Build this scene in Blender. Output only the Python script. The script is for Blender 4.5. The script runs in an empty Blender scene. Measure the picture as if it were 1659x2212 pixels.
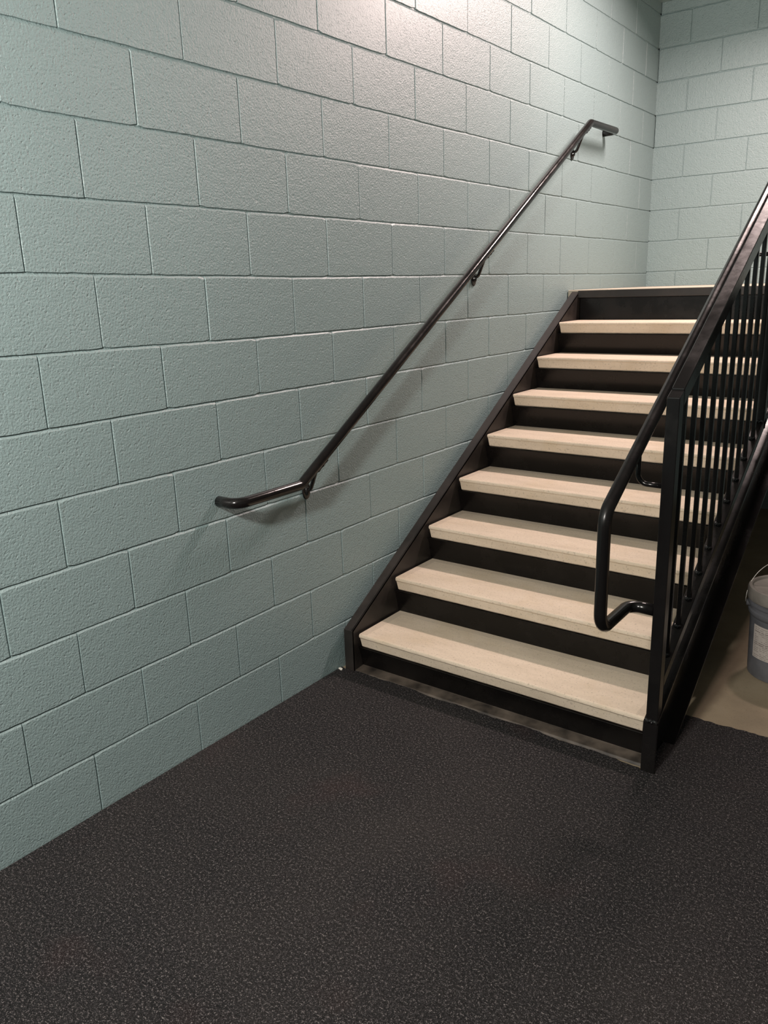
import bpy, bmesh, math, random
from mathutils import Vector, Matrix

S = bpy.context.scene
C = S.collection
rnd = random.Random(7)

# ------------------------------------------------------------------ camera
F_PX = 1711.57
cam_d = bpy.data.cameras.new('camera')
cam = bpy.data.objects.new('camera', cam_d)
C.objects.link(cam)
cam_d.sensor_fit = 'HORIZONTAL'
cam_d.sensor_width = 36.0
cam_d.lens = 36.0 * F_PX / 1659.0
cam_d.clip_start = 0.02
right = Vector((0.79963498, 0.59971439, -0.03043937))
down = Vector((0.13885066, -0.23397955, -0.96227546))
fwd = Vector((-0.58421263, 0.76524259, -0.27036897))
M = Matrix.Identity(4)
for i in range(3):
    M[i][0] = right[i]; M[i][1] = -down[i]; M[i][2] = -fwd[i]
M[0][3], M[1][3], M[2][3] = 2.04893, -1.77842, 1.55622
cam.matrix_world = M
S.camera = cam

# ------------------------------------------------------------------ light
w = bpy.data.worlds.new('World'); S.world = w; w.use_nodes = True
w.node_tree.nodes['Background'].inputs[0].default_value = (0.75, 0.85, 1.0, 1)
w.node_tree.nodes['Background'].inputs[1].default_value = 0.004
S.view_settings.view_transform = 'Standard'
S.view_settings.look = 'None'
S.view_settings.gamma = 1.0
S.view_settings.use_curve_mapping = False
S.view_settings.exposure = 0.14

CEIL = 3.62
# strip light over the landing and a globe lamp over the entry
L1 = (1.15, 2.88, 3.42)
L2 = (1.22, -2.45, 2.38)
ld = bpy.data.lights.new('stair_lamp', 'AREA'); ld.shape = 'RECTANGLE'
ld.size = 0.80; ld.size_y = 0.12; ld.energy = 88.0; ld.color = (1.0, 0.79, 0.745)
lo = bpy.data.objects.new('stair_lamp', ld); lo.location = L1
lo.rotation_euler = (math.radians(-16), 0, 0)
C.objects.link(lo)
ld = bpy.data.lights.new('entry_lamp', 'POINT'); ld.shadow_soft_size = 0.11
ld.energy = 325.0; ld.color = (1.0, 0.935, 0.87)
lo = bpy.data.objects.new('entry_lamp', ld); lo.location = L2
C.objects.link(lo)

# ------------------------------------------------------------------ node helpers
def mat(name):
    m = bpy.data.materials.new(name); m.use_nodes = True
    nt = m.node_tree
    return m, nt, nt.nodes['Principled BSDF']

def node(nt, t, **kw):
    n = nt.nodes.new(t)
    for k, v in kw.items():
        if k.startswith('i_'):
            n.inputs[k[2:].replace('_', ' ')].default_value = v
        else:
            setattr(n, k, v)
    return n

def ramp(nt, src, stops, interp='LINEAR'):
    r = nt.nodes.new('ShaderNodeValToRGB')
    r.color_ramp.interpolation = interp
    els = r.color_ramp.elements
    while len(els) < len(stops): els.new(0.5)
    for e, (p, c) in zip(els, stops):
        e.position = p
        e.color = c if len(c) == 4 else (*c, 1)
    nt.links.new(src, r.inputs[0])
    return r.outputs[0]

def noise(nt, vec, scale, detail=3, rough=0.5):
    n = nt.nodes.new('ShaderNodeTexNoise')
    n.inputs['Scale'].default_value = scale
    n.inputs['Detail'].default_value = detail
    n.inputs['Roughness'].default_value = rough
    nt.links.new(vec, n.inputs['Vector'])
    return n.outputs['Fac']

def vmap(nt, scale=(1, 1, 1), loc=(0, 0, 0)):
    tc = nt.nodes.new('ShaderNodeTexCoord')
    mp = nt.nodes.new('ShaderNodeMapping')
    mp.inputs['Scale'].default_value = scale
    mp.inputs['Location'].default_value = loc
    nt.links.new(tc.outputs['Object'], mp.inputs[0])
    return mp.outputs[0]

def mathn(nt, op, a, b):
    n = nt.nodes.new('ShaderNodeMath'); n.operation = op
    for i, v in enumerate((a, b)):
        if isinstance(v, (int, float)): n.inputs[i].default_value = v
        else: nt.links.new(v, n.inputs[i])
    return n.outputs[0]

def mixc(nt, fac, a, b):
    n = nt.nodes.new('ShaderNodeMix'); n.data_type = 'RGBA'
    if isinstance(fac, (int, float)): n.inputs[0].default_value = fac
    else: nt.links.new(fac, n.inputs[0])
    for i, v in ((6, a), (7, b)):
        if isinstance(v, tuple): n.inputs[i].default_value = (*v, 1)
        else: nt.links.new(v, n.inputs[i])
    return n.outputs[2]

def bump(nt, bs, h, strength, dist, prev=None):
    b = nt.nodes.new('ShaderNodeBump')
    b.inputs['Strength'].default_value = strength
    b.inputs['Distance'].default_value = dist
    nt.links.new(h, b.inputs['Height'])
    if prev is not None: nt.links.new(prev, b.inputs['Normal'])
    nt.links.new(b.outputs[0], bs.inputs['Normal'])
    return b.outputs[0]

# ------------------------------------------------------------------ materials
def wall_paint():
    m, nt, bs = mat('teal_block_paint')
    v = vmap(nt)
    col = ramp(nt, noise(nt, v, 1.3, 4), [(0.3, (0.238, 0.325, 0.326)), (0.7, (0.258, 0.350, 0.350))])
    nt.links.new(col, bs.inputs['Base Color'])
    bs.inputs['Roughness'].default_value = 0.48
    bs.inputs['Coat Weight'].default_value = 0.35
    bs.inputs['Coat Roughness'].default_value = 0.36
    bs.inputs['Specular IOR Level'].default_value = 1.0
    grain = noise(nt, v, 150, 3, 0.55)
    big = noise(nt, v, 30, 3, 0.6)
    pits = ramp(nt, noise(nt, v, 75, 2, 0.5), [(0.0, (0, 0, 0)), (0.30, (0, 0, 0)), (0.38, (1, 1, 1)), (1.0, (1, 1, 1))])
    h = mathn(nt, 'ADD', mathn(nt, 'MULTIPLY', grain, 0.75), mathn(nt, 'MULTIPLY', big, 0.5))
    h = mathn(nt, 'ADD', h, mathn(nt, 'MULTIPLY', pits, 0.16))
    bump(nt, bs, h, 1.0, 0.0040)
    return m

def black_steel(name='black_steel', dust=0.22, base=(0.007, 0.0063, 0.0063), rough=0.30, spec=0.45):
    m, nt, bs = mat(name)
    bs.inputs['Specular IOR Level'].default_value = spec
    v = vmap(nt)
    d = ramp(nt, noise(nt, v, 5.0, 6, 0.65), [(0.45, (0, 0, 0)), (0.75, (1, 1, 1))])
    dd = mathn(nt, 'MULTIPLY', d, dust)
    nt.links.new(mixc(nt, dd, base, (0.055, 0.045, 0.038)), bs.inputs['Base Color'])
    rr = mathn(nt, 'ADD', mathn(nt, 'MULTIPLY', d, 0.18), rough)
    nt.links.new(rr, bs.inputs['Roughness'])
    bump(nt, bs, noise(nt, v, 40, 3), 0.12, 0.002)
    return m

def concrete(name, c1, c2, c3, scale=6.0, rough=0.85):
    m, nt, bs = mat(name)
    v = vmap(nt)
    big = ramp(nt, noise(nt, v, scale, 6, 0.65), [(0.3, c1), (0.55, c2), (0.75, c3)])
    sp = ramp(nt, noise(nt, v, 160, 2), [(0.0, (0.0,) * 3), (0.62, (0.0,) * 3), (0.72, (1.0,) * 3)])
    col = mixc(nt, mathn(nt, 'MULTIPLY', sp, 0.35), big, tuple(c * 0.55 for c in c1))
    nt.links.new(col, bs.inputs['Base Color'])
    bs.inputs['Roughness'].default_value = rough
    h = mathn(nt, 'ADD', noise(nt, v, 220, 3), mathn(nt, 'MULTIPLY', noise(nt, v, 30, 4), 0.7))
    bump(nt, bs, h, 0.35, 0.0015)
    return m

def tread_concrete(nm='tread_concrete', k=1.0):
    m, nt, bs = mat(nm)
    v = vmap(nt, (1, 1, 1))
    streak = vmap(nt, (2.5, 9, 9))
    base = ramp(nt, noise(nt, streak, 1.6, 5, 0.6), [(0.3, tuple(k * c for c in (0.58, 0.485, 0.37))), (0.55, tuple(k * c for c in (0.67, 0.565, 0.44))), (0.8, tuple(k * c for c in (0.73, 0.62, 0.485)))])
    blot = ramp(nt, noise(nt, v, 3.5, 5, 0.7), [(0.50, (0, 0, 0)), (0.72, (1, 1, 1))])
    fg = ramp(nt, noise(nt, v, 70, 3, 0.7), [(0.35, (0, 0, 0)), (0.7, (1, 1, 1))])
    base = mixc(nt, mathn(nt, 'MULTIPLY', fg, 0.22), base, (0.50, 0.42, 0.31))
    base = mixc(nt, mathn(nt, 'MULTIPLY', blot, 0.45), base, (0.55, 0.43, 0.27))
    sp = ramp(nt, noise(nt, v, 130, 2), [(0.0, (0,) * 3), (0.61, (0,) * 3), (0.68, (1,) * 3)])
    base = mixc(nt, mathn(nt, 'MULTIPLY', sp, 0.5), base, (0.30, 0.25, 0.19))
    nt.links.new(base, bs.inputs['Base Color'])
    bs.inputs['Roughness'].default_value = 0.8
    h = mathn(nt, 'ADD', noise(nt, v, 260, 2), mathn(nt, 'MULTIPLY', noise(nt, v, 40, 4), 0.6))
    bump(nt, bs, h, 0.4, 0.0014)
    return m

def mat_carpet():
    m, nt, bs = mat('black_fibre_mat')
    v = vmap(nt)
    fine = noise(nt, v, 300, 2, 0.6)
    mid = noise(nt, v, 130, 2, 0.6)
    mixn = mathn(nt, 'ADD', mathn(nt, 'MULTIPLY', fine, 0.6), mathn(nt, 'MULTIPLY', mid, 0.4))
    col = ramp(nt, mixn, [(0.40, (0.0022, 0.0022, 0.0022)), (0.49, (0.009, 0.0082, 0.0088)), (0.56, (0.038, 0.034, 0.036)), (0.65, (0.25, 0.225, 0.215))])
    dust = ramp(nt, noise(nt, v, 1.7, 5, 0.6), [(0.42, (0, 0, 0)), (0.72, (1, 1, 1))])
    col = mixc(nt, mathn(nt, 'MULTIPLY', dust, 0.10), col, (0.12, 0.10, 0.085))
    red = ramp(nt, noise(nt, v, 2.6, 3, 0.5), [(0.60, (0, 0, 0)), (0.75, (1, 1, 1))])
    col = mixc(nt, mathn(nt, 'MULTIPLY', red, 0.12), col, (0.10, 0.035, 0.03))
    nt.links.new(col, bs.inputs['Base Color'])
    bs.inputs['Roughness'].default_value = 0.6
    bs.inputs['Specular IOR Level'].default_value = 0.3
    bump(nt, bs, mixn, 1.0, 0.012)
    return m

def plain(name, col, rough=0.5, metal=0.0, nscale=20, var=0.15, bs_=0.1):
    m, nt, bs = mat(name)
    v = vmap(nt)
    a = tuple(c * (1 - var) for c in col); b = tuple(min(1, c * (1 + var)) for c in col)
    nt.links.new(ramp(nt, noise(nt, v, nscale, 4), [(0.3, a), (0.7, b)]), bs.inputs['Base Color'])
    bs.inputs['Roughness'].default_value = rough
    bs.inputs['Metallic'].default_value = metal
    bump(nt, bs, noise(nt, v, nscale * 4, 3), bs_, 0.002)
    return m

WALL = wall_paint()
STEEL = black_steel()
RISER = black_steel('riser_steel', 0.10, (0.0042, 0.0036, 0.0034), 0.24, 0.30)
FLANGE = black_steel('dusty_flange_steel', 0.6, (0.016, 0.0135, 0.012), 0.40)
GLOSS = black_steel('glossy_black_tube', 0.12, (0.006, 0.0055, 0.0055), 0.20, 0.33)
BRONZE = black_steel('wall_rail_enamel', 0.16, (0.008, 0.0068, 0.0066), 0.14)
WELD = plain('painted_weld', (0.015, 0.015, 0.015), 0.12, 0, 90, 0.4, 1.0)
TREAD = tread_concrete()
TREADB = tread_concrete('tread_border_concrete', 0.86)
FLOOR = concrete('floor_concrete', (0.21, 0.17, 0.115), (0.29, 0.235, 0.155), (0.35, 0.29, 0.20), 2.4)
MATM = mat_carpet()
CEILM = plain('ceiling_paint', (0.26, 0.26, 0.25), 0.8)
ROOM = plain('dark_room_paint', (0.07, 0.08, 0.08), 0.7)
DARK = plain('black_partition_paint', (0.012, 0.012, 0.012), 0.7)
LANDC = concrete('landing_concrete', (0.45, 0.40, 0.31), (0.54, 0.48, 0.38), (0.60, 0.53, 0.42), 5)
PAIL = plain('grey_pail_plastic', (0.125, 0.130, 0.142), 0.5, 0, 14, 0.25, 0.15)
LIDM = plain('dusty_pail_lid', (0.22, 0.205, 0.18), 0.65, 0, 9, 0.35, 0.2)
PAPER = plain('pail_paper', (0.50, 0.46, 0.42), 0.8, 0, 30, 0.10, 0.1)
INK = plain('faded_ink', (0.17, 0.14, 0.125), 0.8)
WIRE = plain('wire_zinc', (0.62, 0.60, 0.55), 0.3, 0.8)
CHIP = plain('white_chip', (0.78, 0.74, 0.66), 0.7)

# ------------------------------------------------------------------ mesh helpers
def finish(name, bm, material, parent=None, smooth=False, bevel=0.0, mats=None, segs=2):
    bmesh.ops.recalc_face_normals(bm, faces=bm.faces[:])
    me = bpy.data.meshes.new(name); bm.to_mesh(me); bm.free()
    if mats:
        for mm in mats: me.materials.append(mm)
    else:
        me.materials.append(material)
    o = bpy.data.objects.new(name, me); C.objects.link(o)
    if parent is not None:
        o.parent = parent
        o.matrix_parent_inverse = Matrix.Translation(-parent.location)
    if smooth:
        for p in me.polygons: p.use_smooth = True
    if bevel > 0:
        b = o.modifiers.new('bevel', 'BEVEL'); b.width = bevel; b.segments = segs
        b.limit_method = 'ANGLE'; b.angle_limit = math.radians(35)
    return o

def add_box(bm, x0, x1, y0, y1, z0, z1):
    vs = [bm.verts.new((x, y, z)) for x in (x0, x1) for y in (y0, y1) for z in (z0, z1)]
    for f in ((0, 1, 3, 2), (4, 6, 7, 5), (0, 4, 5, 1), (2, 3, 7, 6), (0, 2, 6, 4), (1, 5, 7, 3)):
        bm.faces.new([vs[i] for i in f])

def add_prism_x(bm, pts, x0, x1):
    """extrude a (y, z) outline along x"""
    a = [bm.verts.new((x0, y, z)) for y, z in pts]
    b = [bm.verts.new((x1, y, z)) for y, z in pts]
    bm.faces.new(a); bm.faces.new(b[::-1])
    n = len(pts)
    for i in range(n):
        j = (i + 1) % n
        bm.faces.new((a[i], b[i], b[j], a[j]))

def round_path(pts, rad, n=8):
    pts = [Vector(p) for p in pts]
    if isinstance(rad, (int, float)): rad = [rad] * len(pts)
    out = [pts[0]]
    for i in range(1, len(pts) - 1):
        p, a, b = pts[i], pts[i - 1], pts[i + 1]
        u = (a - p).normalized(); v = (b - p).normalized()
        ang = u.angle(v)
        t = min(rad[i] / math.tan(ang / 2), (a - p).length * 0.49, (b - p).length * 0.49)
        r = t * math.tan(ang / 2)
        c = p + (u + v).normalized() * (r / math.sin(ang / 2))
        s = p + u * t; e = p + v * t
        d0 = s - c; d1 = e - c
        th = d0.angle(d1)
        for k in range(n + 1):
            q = k / n
            w0 = math.sin((1 - q) * th) / math.sin(th); w1 = math.sin(q * th) / math.sin(th)
            out.append(c + d0 * w0 + d1 * w1)
    out.append(pts[-1])
    return out

def add_tube(bm, path, r, seg=20, cap=True):
    path = [Vector(p) for p in path]
    rr = r if isinstance(r, (list, tuple)) else [r] * len(path)
    t0 = (path[1] - path[0]).normalized()
    up = Vector((0, 0, 1)) if abs(t0.z) < 0.9 else Vector((1, 0, 0))
    nrm = t0.cross(up).normalized()
    rings = []
    for i, p in enumerate(path):
        if i == 0: t = (path[1] - path[0])
        elif i == len(path) - 1: t = (path[-1] - path[-2])
        else: t = (path[i + 1] - p).normalized() + (p - path[i - 1]).normalized()
        t = t.normalized()
        nrm = (nrm - t * nrm.dot(t)).normalized()
        bi = t.cross(nrm)
        rings.append([bm.verts.new(p + (nrm * math.cos(2 * math.pi * k / seg) + bi * math.sin(2 * math.pi * k / seg)) * rr[i]) for k in range(seg)])
    for a, b in zip(rings, rings[1:]):
        for k in range(seg):
            l = (k + 1) % seg
            bm.faces.new((a[k], a[l], b[l], b[k]))
    if cap:
        bm.faces.new(rings[0][::-1]); bm.faces.new(rings[-1])

def add_lathe(bm, prof, cx, cy, seg=64, close=False):
    rings = []
    for r, z in prof:
        if r < 1e-5: rings.append([bm.verts.new((cx, cy, z))])
        else: rings.append([bm.verts.new((cx + r * math.cos(2 * math.pi * k / seg), cy + r * math.sin(2 * math.pi * k / seg), z)) for k in range(seg)])
    for a, b in zip(rings, rings[1:]):
        for k in range(seg):
            l = (k + 1) % seg
            va = a[k % len(a)], a[l % len(a)]; vb = b[l % len(b)], b[k % len(b)]
            f = list(dict.fromkeys(va + vb))
            if len(f) >= 3: bm.faces.new(f)

def empty(name, loc, label, cat, group=None):
    o = bpy.data.objects.new(name, None); C.objects.link(o)
    o.location = loc; o['label'] = label; o['category'] = cat
    o.empty_display_size = 0.1
    if group: o['group'] = group
    return o

def structure(o, label=None):
    o['kind'] = 'structure'
    if label: o['label'] = label
    return o

# ------------------------------------------------------------------ block walls
BH = 0.2032
Z1 = 0.1987
YC = 4.0897
FZ = -0.008

def course_z(k, s, seed):
    r = random.Random(seed * 1000 + k)
    z = Z1 + (k - 1) * BH
    if seed == 1:
        t = max(0.0, min(1.0, (s + 0.6) / 1.0))
        z += {1: -.001, 2: .003, 3: .001, 4: -.001, 6: -.002, 7: -.010 * t, 8: .003 - .013 * t, 9: -.003, 12: .002, 13: .001, 14: .004, 16: .005}.get(k, 0.0)
    ph = r.uniform(0, 6)
    return z + 0.0012 * math.sin(s * 2.3 + ph) + 0.0006 * math.sin(s * 9 + ph * 2)

def block_wall(name, s0, s1, ztop, parity, place, seed, label, joint_depth=0.0048, vscale=1.0, corner_lines=True):
    """blocks in (s, z); place(s, z, d) gives the world point, d>0 sinks into the wall"""
    bm = bmesh.new()
    r = random.Random(seed)
    nk = int((ztop - Z1) / BH) + 3
    # backing surface that is the mortar bed
    def P(s, z, d): return bm.verts.new(place(s, z, d))
    bm.faces.new([P(s0, FZ - 0.05, joint_depth), P(s1, FZ - 0.05, joint_depth), P(s1, ztop, joint_depth), P(s0, ztop, joint_depth)])
    for c in range(0, nk):
        us = []
        u = math.ceil(s0 / BH) - 2
        while u * BH < s1 + 2 * BH:
            if (u + c) % 2 == parity: us.append(u)
            u += 1
        xs = []
        for u in us:
            off = r.uniform(-0.003, 0.003)
            if seed == 1 and c == 11 and u <= 8: off -= 0.012
            if seed == 1 and c == 12 and u == 1: off += 0.025
            xs.append((u * BH + off, r.uniform(-0.0015, 0.0015), r.choice([0.35, 0.6, 0.8, 1.0, 1.0, 1.2])))
        for (xa, ta, wa), (xb, tb, wb) in zip(xs, xs[1:]):
            if xb > s1 - 0.05: xb = s1 + 0.01
            if xa > s1 - 0.05: continue
            a0 = max(xa, s0); b0 = min(xb, s1)
            if b0 - a0 < 0.01: continue
            ga = 0.0008 * wa * vscale if xa > s0 else -0.008
            gb = 0.0008 * wb * vscale if xb < s1 else -0.008
            gz = 0.0030
            fl = 0.0026
            lift = r.uniform(-0.0007, 0.0007)
            zb_ = (lambda s: FZ - 0.05) if c == 0 else (lambda s: course_z(c, s, seed) + 0.0012)
            zt_ = (lambda s: course_z(c + 1, s, seed) - 0.0002)
            if c > 0 and zb_(a0) > ztop: continue
            n = max(3, int((b0 - a0) / 0.022))
            outer, inner = [], []
            rc = 0.004 * r.choice([0.6, 1, 1, 2.2])
            def edge(lst, e):
                # e = extra inset
                L = a0 + ga + e; R_ = b0 - gb - e
                pts = []
                jr = random.Random(int(a0 * 1000) + c * 77 + seed)
                for i in range(n + 1):                # bottom
                    s = L + (R_ - L) * i / n
                    rd = rc * (1 if i in (0, n) else 0)
                    pts.append((s, zb_(s) + e * 0.5 + rd * 0.5 + jr.uniform(-0.0007, 0.0007) * (2.2 if jr.random() < 0.08 else 1)))
                for i in range(1, 7):                 # right side
                    q = i / 7
                    z = zb_(R_) + e * .5 + (zt_(R_) - zb_(R_) - 3.6 * e) * q
                    pts.append((R_ + tb * (q - .5) + jr.uniform(-0.0004, 0.0004), z))
                for i in range(n, -1, -1):            # top
                    s = L + (R_ - L) * i / n
                    rd = rc * (1 if i in (0, n) else 0)
                    pts.append((s, min(zt_(s), ztop) - e * 3.1 - rd * 0.5 + jr.uniform(-0.0007, 0.0007)))
                for i in range(6, 0, -1):
                    q = i / 7
                    z = zb_(L) + e * .5 + (zt_(L) - zb_(L) - 3.6 * e) * q
                    pts.append((L + ta * (q - .5) + jr.uniform(-0.0004, 0.0004), z))
                return pts
            po = edge(None, 0.0); pi = edge(None, fl)
            o_ = [P(s, z, joint_depth + 0.0003) for s, z in po]
            i_ = [P(s, z, lift) for s, z in pi]
            for q in range(len(o_)):
                t = (q + 1) % len(o_)
                bm.faces.new((o_[q], o_[t], i_[t], i_[q]))
            f = bm.faces.new(i_); f.smooth = False
    me = bpy.data.meshes.new(name); bm.normal_update(); 
    # orient every face towards the room
    out = Vector(place(0, 0, -1)) - Vector(place(0, 0, 0))
    for f in bm.faces:
        if f.normal.dot(out) < -0.02: f.normal_flip()
    bm.to_mesh(me); bm.free(); me.materials.append(WALL)
    o = bpy.data.objects.new(name, me); C.objects.link(o)
    return structure(o, label)

XR, YF = 4.3, -3.6
block_wall('wall_left', YF, YC, CEIL, 1, lambda s, z, d: (-d, s, z), 1, 'teal painted concrete block wall beside the stair')
block_wall('wall_back', 0.0, XR, CEIL, 0, lambda s, z, d: (s + 0.002, YC + d, z), 2, 'teal painted block wall behind the landing', vscale=1.8)

def slab(name, x0, x1, y0, y1, z0, z1, m, label):
    bm = bmesh.new(); add_box(bm, x0, x1, y0, y1, z0, z1)
    return structure(finish(name, bm, m), label)
slab('floor', -0.1, XR + .1, YF - .1, YC + .1, FZ - 0.1, FZ, FLOOR, 'bare tan concrete floor right of the stair')
ceil = slab('ceiling', -0.1, XR + .1, YF - .1, YC + .1, CEIL, CEIL + 0.1, CEILM, None)
slab('wall_right', XR, XR + 0.1, YF, YC, FZ, CEIL, ROOM, None)
slab('wall_front', 0.0, XR, YF - 0.1, YF, FZ, CEIL, ROOM, None)
slab('trim_1', 0.0, XR, 3.62, YC - 0.002, 3.315, CEIL, WALL, 'teal painted beam across the top of the back wall')
bm = bmesh.new()
x, y, z = L1
add_box(bm, x - .43, x + .43, y - .09, y + .09, z + 0.04, z + 0.10)
add_box(bm, x - .015, x + .015, y - .015, y + .015, z + 0.10, CEIL)
add_box(bm, x - .43, x + .43, y + .10, y + .104, z - 0.018, z + 0.10)  # unseen skirt plate, added to shade the top of the back wall
add_box(bm, x - .43, x + .43, y + .085, y + .101, z + 0.07, z + 0.10)
finish('light_housing', bm, CEILM, ceil, bevel=0.005)
bm = bmesh.new()
x, y, z = L2
add_lathe(bm, [(0.0, z + 0.20), (0.05, z + 0.20), (0.05, z + 0.125), (0.0, z + 0.125)], x, y, 24)
add_box(bm, x - .01, x + .01, y - .01, y + .01, z + 0.19, CEIL)
finish('light_housing', bm, CEILM, ceil)

# ------------------------------------------------------------------ floor mat
def build_mat():
    bm = bmesh.new()
    X1, Y1 = XR - 0.02, 0.973
    pts = [(0.004, YF + .02), (X1, YF + .02), (X1, Y1)]
    n = 240
    for i in range(1, n):                       # ragged cut edge beside the stair
        x = X1 + (1.15 - X1) * i / n
        pts.append((x, Y1 + rnd.uniform(-0.0035, 0.0035) + 0.003 * math.sin(x * 21)))
    pts += [(1.15, Y1), (1.15, 0.80), (1.3205, 0.80), (1.3205, 0.552), (1.3605, 0.552), (1.3605, 0.5385), (1.3095, 0.5385)]
    for i in range(0, 60):
        x = 1.306 + (0.078 - 1.306) * i / 59
        pts.append((x, 0.556 + 0.014 * i / 59 + 0.004 * math.sin(x * 23) + rnd.uniform(-0.003, 0.003) + 0.004 * math.sin(x * 9)))
    pts += [(0.076, 0.566), (0.075, 0.5622), (0.026, 0.5622), (0.004, 0.566)]
    top = [bm.verts.new((x, y, 0.0)) for x, y in pts]
    bot = [bm.verts.new((x, y, FZ)) for x, y in pts]
    bm.faces.new(top); bm.faces.new(bot[::-1])
    for i in range(len(pts)):
        j = (i + 1) % len(pts)
        bm.faces.new((top[i], bot[i], bot[j], top[j]))
    o = finish('floor_mat', bm, MATM)
    o['label'] = 'black fibre entrance mat covering the floor in front of the stair'
    o['category'] = 'floor mat'
build_mat()

# ------------------------------------------------------------------ staircase
RUN, RISE = 0.26837, 0.1696
def yb(i): return 0.6277 + RUN * i      # back of tread i
def tz(i): return -0.00837 + RISE * i   # top of tread i
XL, XRT = 0.081, 1.304
SL = 0.6045
stair = empty('staircase', (0.7, 0.56, FZ), 'black steel staircase with cream concrete treads rising beside the teal wall', 'staircase')

def stringer(xin, xout, yfront):
    bm = bmesh.new()
    y1 = 2.772 if xin < 0.5 else 2.741
    zt = lambda y: 0.182 + SL * (y - 0.564)
    y0 = yfront
    z0 = zt(0.564)
    dv = 0.300
    yk = 0.564 + (FZ + dv - 0.182) / SL
    outline = [(y0, z0), (y0, FZ), (yk, FZ), (y1, zt(y1) - dv), (y1 + 0.0, zt(y1))]
    sgn = 1 if xout > xin else -1
    web = (xin, xin + sgn * 0.007)
    add_prism_x(bm, outline, min(web), max(web))
    t = 0.010
    k = t / math.cos(math.atan(SL))
    a, b = min(xin, xout), max(xin, xout)
    add_prism_x(bm, [(y0, z0 + 0.0), (y1, zt(y1)), (y1, zt(y1) - k), (y0, z0 - k)], a, b)      # top flange
    add_prism_x(bm, [(yk - 0.012, FZ), (yk + 0.004, FZ), (y1, zt(y1) - dv), (y1, zt(y1) - dv + k)], a, b)  # bottom flange
    add_box(bm, a, b, y0 - 0.001, y0 + 0.009, FZ, z0 + 0.0005)       # closing plate at the foot
    return finish('stringer', bm, None, stair, bevel=0.0015, mats=[FLANGE if xin < 0.5 else GLOSS])
stringer(0.073, 0.028, 0.564)
stringer(1.312, 1.358, 0.541)

def tread(i):
    bm = bmesh.new()
    z = tz(i); b = yb(i); f = b - 0.306
    T = 0.060
    prof = [(b, z), (b - 0.036, z), (f + 0.010, z), (f + 0.004, z - 0.002), (f + 0.001, z - 0.006), (f, z - 0.012),
            (f + 0.004, z - 0.018), (f + 0.012, z - T + 0.005), (f + 0.017, z - T), (b, z - T)]
    # ends are drafted: narrower at the bottom
    nx = 40
    rows = []
    for q in range(nx + 1):
        s = (0, 0.028, *[k / (nx - 2) * .944 + .028 for k in range(1, nx - 2)], .972, 1)[q]
        row = []
        for (y, zz) in prof:
            depth = (z - zz) / T
            inset = 0.0015 + 0.012 * depth
            if y < f + 0.012: inset += 0.004 * (1 - abs(depth - 0.3))
            x0 = XL + inset; x1 = XRT - inset
            jit = 0.0003 * math.sin(q * 1.7 + zz * 400 + i) if y < b - .01 else 0
            row.append(bm.verts.new((x0 + (x1 - x0) * s, y + jit, zz + jit * .3)))
        rows.append(row)
    n = len(prof)
    for A, B_ in zip(rows, rows[1:]):
        for k in range(n):
            l = (k + 1) % n
            fc = bm.faces.new((A[k], B_[k], B_[l], A[l]))
            if k == 0 or (k == 1 and (A is rows[0] or B_ is rows[-1])): fc.material_index = 1
    bm.faces.new(rows[0]); bm.faces.new(rows[-1][::-1])
    o = finish('tread', bm, None, stair, mats=[TREAD, TREADB])
    return o

def riser(i):
    """plate under the nosing of tread i, with its small top lip"""
    bm = bmesh.new()
    z1 = tz(i) - 0.062
    yt = yb(i) - 0.306 + 0.013
    ybm = yb(i - 1)
    z0 = tz(i - 1) - 0.01 if i > 1 else FZ + 0.004
    t = 0.004
    pts = [(yt - 0.006, z1), (yt - 0.006, z1 - 0.0035), (yt, z1 - 0.0035), (ybm, z0), (ybm + t, z0), (yt + t + 0.001, z1 - 0.005), (yt + 0.03, z1 - 0.005), (yt + 0.03, z1)]
    add_prism_x(bm, pts, 0.0735, 1.3115)
    # steel pan below the concrete
    add_prism_x(bm, [(yt + 0.03, z1), (yb(i) , z1), (yb(i), z1 - 0.003), (yt + 0.03, z1 - 0.003)], 0.0735, 1.3115)
    o = finish('riser', bm, RISER, stair, bevel=0.0014, segs=3)
    return o
for i in range(1, 9):
    tread(i); riser(i)
# sole angle along the foot of the first riser
bm = bmesh.new()
add_prism_x(bm, [(0.566, FZ), (0.572, FZ + 0.009), (0.626, FZ + 0.013), (0.634, FZ + 0.05), (0.640, FZ + 0.05), (0.636, FZ)], 0.0735, 1.3115)
o = finish('sole_plate', bm, plain('dusty_sole_steel', (0.075, 0.060, 0.047), 0.6, 0, 12, 0.75, 0.5), stair, bevel=0.002)
o['label'] = 'dusty brown sole plate'
# weld beads where posts and toes meet
def weld(parent, cx, cy, z, w, d):
    bm = bmesh.new()
    r = random.Random(int(cx * 1000 + cy * 100))
    pth = [Vector((cx - w, cy - d, z))]
    pth = []
    for k in range(15):
        q = k / 14
        pth.append(Vector((cx - w + 2 * w * q, cy - d + 0.0015 * math.sin(k * 2.1), z + 0.0022 * math.sin(k * 1.3))))
    add_tube(bm, pth, [0.0055 + 0.0016 * math.sin(k * 2.6) for k in range(15)], 8)
    return finish('weld_bead', bm, WELD, parent, smooth=True)

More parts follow.
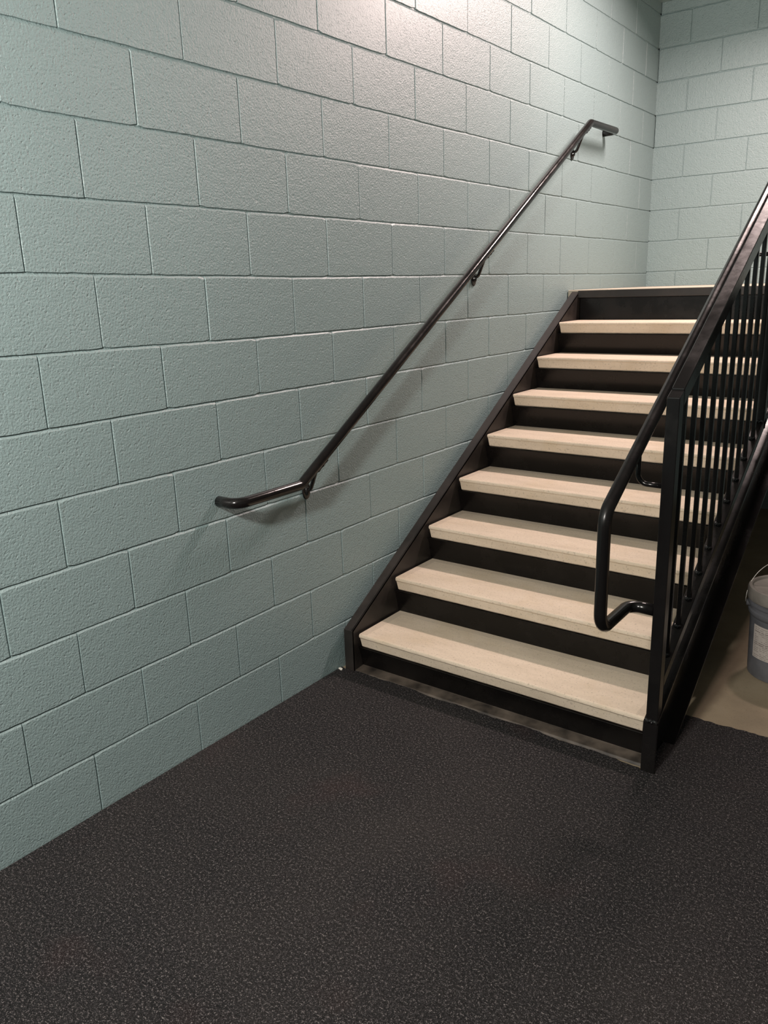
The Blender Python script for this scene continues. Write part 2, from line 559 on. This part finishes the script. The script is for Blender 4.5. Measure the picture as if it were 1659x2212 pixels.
# ------------------------------------------------------------------ landing
land = empty('landing', (1.6, 3.4, 1.518), 'concrete landing with black steel edge at the top of the stair', 'landing')
bm = bmesh.new(); add_box(bm, 0.004, 3.3, 2.758, YC - 0.003, 1.476, 1.5185)
finish('deck', bm, LANDC, land, bevel=0.003)
bm = bmesh.new()
add_box(bm, 0.0735, 3.3, 2.742, 2.757, 1.474, 1.5140)
finish('edge_band', bm, FLANGE, land, bevel=0.002)
bm = bmesh.new()
add_box(bm, 0.004, 3.3, 2.778, 2.786, 1.26, 1.4755)
finish('fascia', bm, RISER, land, bevel=0.001)

# ------------------------------------------------------------------ guard railing
guard = empty('guard_railing', (1.338, 0.56, 0.182), 'black steel guard railing with square balusters along the open side of the stair', 'railing')
GX0, GX1 = 1.319, 1.357
PY = 0.541
zr = lambda y: 1.2310 + 0.6045 * (y - PY)          # top of the top rail
zb = lambda y: 0.452 + 0.6045 * (y - 0.772)        # top of the bottom rail
zs = lambda y: 0.182 + SL * (y - 0.564)
YE = 2.74
RT = 0.056; BT = 0.040
def post(y, z0, z1):
    bm = bmesh.new(); add_box(bm, GX0, GX1, y, y + 0.038, z0, z1)
    return finish('post', bm, GLOSS, guard, bevel=0.0025)
bm = bmesh.new()
add_prism_x(bm, [(PY, 0.182), (PY, zr(PY)), (PY + 0.038, zr(PY + 0.038) - 0.004), (PY + 0.038, 0.186 + 0.03)], GX0, GX1)
finish('post', bm, GLOSS, guard, bevel=0.002)
post(1.668, zb(1.668) - 0.03, zr(1.70) - RT)
post(2.702, 1.519, zr(2.72) - RT + 0.01)
bm = bmesh.new()
add_prism_x(bm, [(PY + 0.0385, zr(PY + .0385)), (YE, zr(YE)), (YE, zr(YE) - RT), (PY + 0.0385, zr(PY + .0385) - RT)], GX0, GX1)
finish('top_rail', bm, GLOSS, guard, bevel=0.003, segs=3)
bm = bmesh.new()
add_prism_x(bm, [(PY + .0385, zb(PY + .0385)), (YE - 0.04, zb(YE - .04)), (YE - .04, zb(YE - .04) - BT), (PY + .0385, zb(PY + .0385) - BT)], GX0, GX1)
finish('bottom_rail', bm, GLOSS, guard, bevel=0.003, segs=3)
bs_w = 0.0143
def baluster(y, z0=None):
    bm = bmesh.new()
    a = zb(y) - 0.004 if z0 is None else z0
    add_box(bm, 1.338 - bs_w / 2, 1.338 + bs_w / 2, y - bs_w / 2, y + bs_w / 2, a, zr(y) - RT + 0.004)
    # weld fillet at the foot
    return finish('baluster', bm, GLOSS, guard, bevel=0.0008, segs=1)
ys = [0.655 + 0.1035 * k for k in range(10)] + [1.79 + 0.1035 * k for k in range(9)]
for y in ys:
    baluster(y)
    if y < 1.7:
        weld(guard, 1.338, y - bs_w / 2 - 0.001, zb(y - .007) + 0.002, 0.009, 0.0)
w_ = weld(guard, 1.338, PY, 0.187, 0.019, 0.002)
w_['label'] = 'shiny weld bead at the foot of the post'
weld(guard, 1.338, 1.668, zb(1.668) + 0.003, 0.019, 0.001)

# round handrail on the inner side with its lower return loop
XH = 1.240
zh = lambda y: 1.189 + 0.6045 * (y - 0.746)
yv = 0.311
path = round_path([(GX0 + 0.0, PY + 0.010, 0.566), (XH + 0.0, PY + 0.010, 0.566), (XH, yv, 0.566), (XH, yv, zh(yv)), (XH, YE + .05, zh(YE + .05)), (XH, YE + 0.35, zh(YE + .05))],
                  [0, 0.060, 0.058, 0.065, 0.06, 0], 10)
bm = bmesh.new(); add_tube(bm, path, 0.019, 24)
hr = finish('handrail', bm, GLOSS, guard, smooth=True)
for yy in (PY + 0.019, 1.687):
    bm = bmesh.new()
    z = zh(yy)
    p = round_path([(XH, yy + .004, z - 0.012), (XH, yy + .004, z - 0.115), (GX0, yy + .004, z - 0.115)], 0.032, 8)
    add_tube(bm, p, 0.008, 12)
    finish('bracket', bm, GLOSS, hr, smooth=True)

# ------------------------------------------------------------------ wall handrail
wr = empty('wall_handrail', (0.0, 1.5, 1.6), 'dark brown round handrail bracketed to the left wall and returned to it at both ends', 'handrail')
XW = 0.090
zw = lambda y: 0.873 + 0.6155 * (y - 0.290)
path = round_path([(0.001, -0.028, 0.873), (XW, -0.028, 0.873), (XW, 0.290, 0.873), (XW, 2.795, zw(2.795)), (XW, 3.200, zw(2.795) + 0.005), (0.001, 3.200, zw(2.795) + 0.005)],
                  [0, 0.085, 0.045, 0.04, 0.055, 0], 10)
bm = bmesh.new(); add_tube(bm, path, 0.019, 24)
rail = finish('rail', bm, BRONZE, wr, smooth=True)
for yy, zz in ((0.409, zw(0.409) - 0.128), (1.673, zw(1.673) - 0.128), (2.760, zw(2.760) - 0.128)):
    bm = bmesh.new()
    p = round_path([(0.008, yy, zz), (0.030, yy - .002, zz + 0.008), (0.066, yy - .006, zz + 0.085), (XW, yy - .006, zz + 0.106)], 0.02, 6)
    add_tube(bm, p, 0.0075, 12)
    # saddle under the tube
    d = Vector((0, 1, 0.6155)).normalized()
    c = Vector((XW, yy, zw(yy) - 0.0215))
    up = Vector((0, -0.6155, 1)).normalized()
    pts = []
    for s, wdt in ((-0.038, 0.006), (-0.03, 0.011), (-0.012, 0.009), (0, 0.012), (0.012, 0.009), (0.03, 0.011), (0.038, 0.006)):
        pts.append((s, wdt))
    top = [bm.verts.new(c + d * s + Vector((wd, 0, 0)) + up * 0.003) for s, wd in pts] + [bm.verts.new(c + d * s - Vector((wd, 0, 0)) + up * 0.003) for s, wd in reversed(pts)]
    bot = [bm.verts.new(v.co - up * 0.006) for v in top]
    bm.faces.new(top); bm.faces.new(bot[::-1])
    for i in range(len(top)):
        j = (i + 1) % len(top); bm.faces.new((top[i], bot[i], bot[j], top[j]))
    br = finish('bracket', bm, BRONZE, wr, smooth=False, bevel=0.0008, segs=1)
    # oval wall plate with a domed boss
    bm = bmesh.new()
    n = 28
    prev = None
    for x, k in ((0.0, 1.0), (0.004, 1.0), (0.006, 0.94), (0.0065, 0.55), (0.016, 0.38), (0.018, 0.2)):
        ring = [bm.verts.new((x + 0.0005, yy + 0.021 * k * math.cos(2 * math.pi * q / n) * (1 if True else 1), zz - 0.004 + 0.034 * k * math.sin(2 * math.pi * q / n))) for q in range(n)]
        if prev:
            for q in range(n):
                l = (q + 1) % n; bm.faces.new((prev[q], prev[l], ring[l], ring[q]))
        else: bm.faces.new(ring[::-1])
        prev = ring
    bm.faces.new(prev)
    finish('wall_plate', bm, BRONZE, br, bevel=0.0005, segs=1)

# ------------------------------------------------------------------ pail
BX, BY = 1.547, 1.530
pail = empty('plastic_pail', (BX, BY, FZ), 'grey lidded plastic pail with white paper label on the concrete beside the stair', 'pail')
H = 0.372
z0 = FZ
def prof_r(z): return 0.131 + 0.013 * (z / H)
prof = [(0.0, z0 + 0.004), (0.120, z0 + 0.004), (0.124, z0), (0.130, z0 + 0.004)]
prof += [(prof_r(z), z0 + z) for z in (0.02, 0.15, 0.255)]
prof += [(0.147, z0 + 0.262), (0.1495, z0 + 0.272), (0.1495, z0 + 0.280), (0.1435, z0 + 0.284), (0.1435, z0 + 0.300),
         (0.152, z0 + 0.303), (0.1535, z0 + 0.309), (0.152, z0 + 0.315), (0.145, z0 + 0.319), (0.1455, z0 + H - 0.012), (0.1375, z0 + H - 0.012), (0.126, z0 + 0.06), (0.0, z0 + 0.05)]
bm = bmesh.new(); add_lathe(bm, prof, BX, BY, 72)
body = finish('body', bm, PAIL, pail, smooth=False)
for p in body.data.polygons: p.use_smooth = True
m_ = body.modifiers.new('edge', 'EDGE_SPLIT'); m_.split_angle = math.radians(40)
bm = bmesh.new()
lp = [(0.1465, z0 + 0.326), (0.1555, z0 + 0.326), (0.1575, z0 + 0.334), (0.1570, z0 + 0.366), (0.153, z0 + 0.374), (0.146, z0 + 0.376), (0.141, z0 + 0.374), (0.1385, z0 + 0.364), (0.132, z0 + 0.362),
      (0.090, z0 + 0.3635), (0.0, z0 + 0.3645), (0.0, z0 + 0.3605), (0.136, z0 + 0.3602), (0.1465, z0 + 0.3602)]
add_lathe(bm, lp + [lp[0]], BX, BY, 72)
bmesh.ops.remove_doubles(bm, verts=bm.verts[:], dist=1e-5)
lid = finish('lid', bm, LIDM, pail, smooth=True)
m_ = lid.modifiers.new('edge', 'EDGE_SPLIT'); m_.split_angle = math.radians(40)
lid['label'] = 'dusty snap-on lid'
def on_pail(a, z, d): return (BX + (prof_r(z - z0) + d) * math.cos(a), BY + (prof_r(z - z0) + d) * math.sin(a), z)
def patch(bm, a0, a1, zl, zh_, d, n=16, t=0.0006):
    A = []
    for k in range(n + 1):
        a = a0 + (a1 - a0) * k / n
        A.append([bm.verts.new(on_pail(a, zl, d)), bm.verts.new(on_pail(a, zh_, d)), bm.verts.new(on_pail(a, zh_, d - t)), bm.verts.new(on_pail(a, zl, d - t))])
    for p, q in zip(A, A[1:]):
        for k in range(4):
            l = (k + 1) % 4
            bm.faces.new((p[k], q[k], q[l], p[l]))
    bm.faces.new(A[0]); bm.faces.new(A[-1][::-1])
# paper label: starts a little left of the side that faces the camera
ac = math.atan2(-1.778 - BY, 2.049 - BX)
LA0, LA1 = ac - 0.98, ac + 0.75
bm = bmesh.new(); patch(bm, LA0, LA1, z0 + 0.092, z0 + 0.232, 0.0012)
lab = finish('paper_label', bm, PAPER, pail)
lab['label'] = 'white paper label with small faded print'
bm = bmesh.new()
rl = random.Random(4)
for row in range(17):
    z = z0 + 0.224 - row * 0.0078
    a = LA0 + 0.05
    while a < LA1 - 0.08:
        L = rl.uniform(0.05, 0.22)
        th = 0.0026 if row in (2, 8, 9) else 0.0013
        if rl.random() < 0.82: patch(bm, a, min(a + L, LA1 - 0.05), z - th, z, 0.0016, 4, 0.0003)
        a += L + rl.uniform(0.02, 0.06)
finish('print', bm, INK, lab)
# wire bail
ha = ac - 1.45
hd = Vector((math.cos(ha), math.sin(ha), 0))
pth = []
cz = z0 + 0.300
tilt = Vector((-hd.y, hd.x, 0)) * -1
for k in range(41):
    t = math.pi * k / 40
    v = Vector((BX, BY, cz)) + hd * (0.161 * math.cos(t)) + (Vector((0, 0, 0.93)) + tilt * 0.36) * (0.185 * math.sin(t))
    pth.append(v)
pth = [Vector((BX, BY, cz - 0.004)) + hd * 0.146] + pth + [Vector((BX, BY, cz - 0.004)) - hd * 0.146]
bm = bmesh.new(); add_tube(bm, pth, 0.0018, 8)
finish('wire_handle', bm, WIRE, pail, smooth=True)
for s in (1, -1):
    bm = bmesh.new()
    c = Vector((BX, BY, cz - 0.004)) + hd * (0.150 * s)
    add_tube(bm, [c - hd * 0.012 * s, c + hd * 0.008 * s], 0.013, 16)
    finish('handle_ear', bm, PAIL, pail, bevel=0.001)

# ------------------------------------------------------------------ small things
def chip(x, y, s, sd):
    r = random.Random(sd)
    bm = bmesh.new()
    bmesh.ops.create_icosphere(bm, subdivisions=2, radius=1)
    for v in bm.verts:
        k = r.uniform(0.75, 1.1)
        v.co = Vector((v.co.x * s * 1.3 * k, v.co.y * s * 0.8 * k, v.co.z * s * 0.35 * k))
        v.co += Vector((x, y, s * 0.28))
    return finish('plaster_chip', bm, CHIP)
for x, y, s, sd, lb in ((0.014, 0.546, 0.009, 1, 'white plaster chip on the mat touching the teal wall'),
                        (0.021, 0.540, 0.005, 2, 'smaller white plaster crumb just in front of the stringer foot')):
    o = chip(x, y, s, sd); o['label'] = lb; o['category'] = 'debris'; o['group'] = 'white chips at the stringer foot'
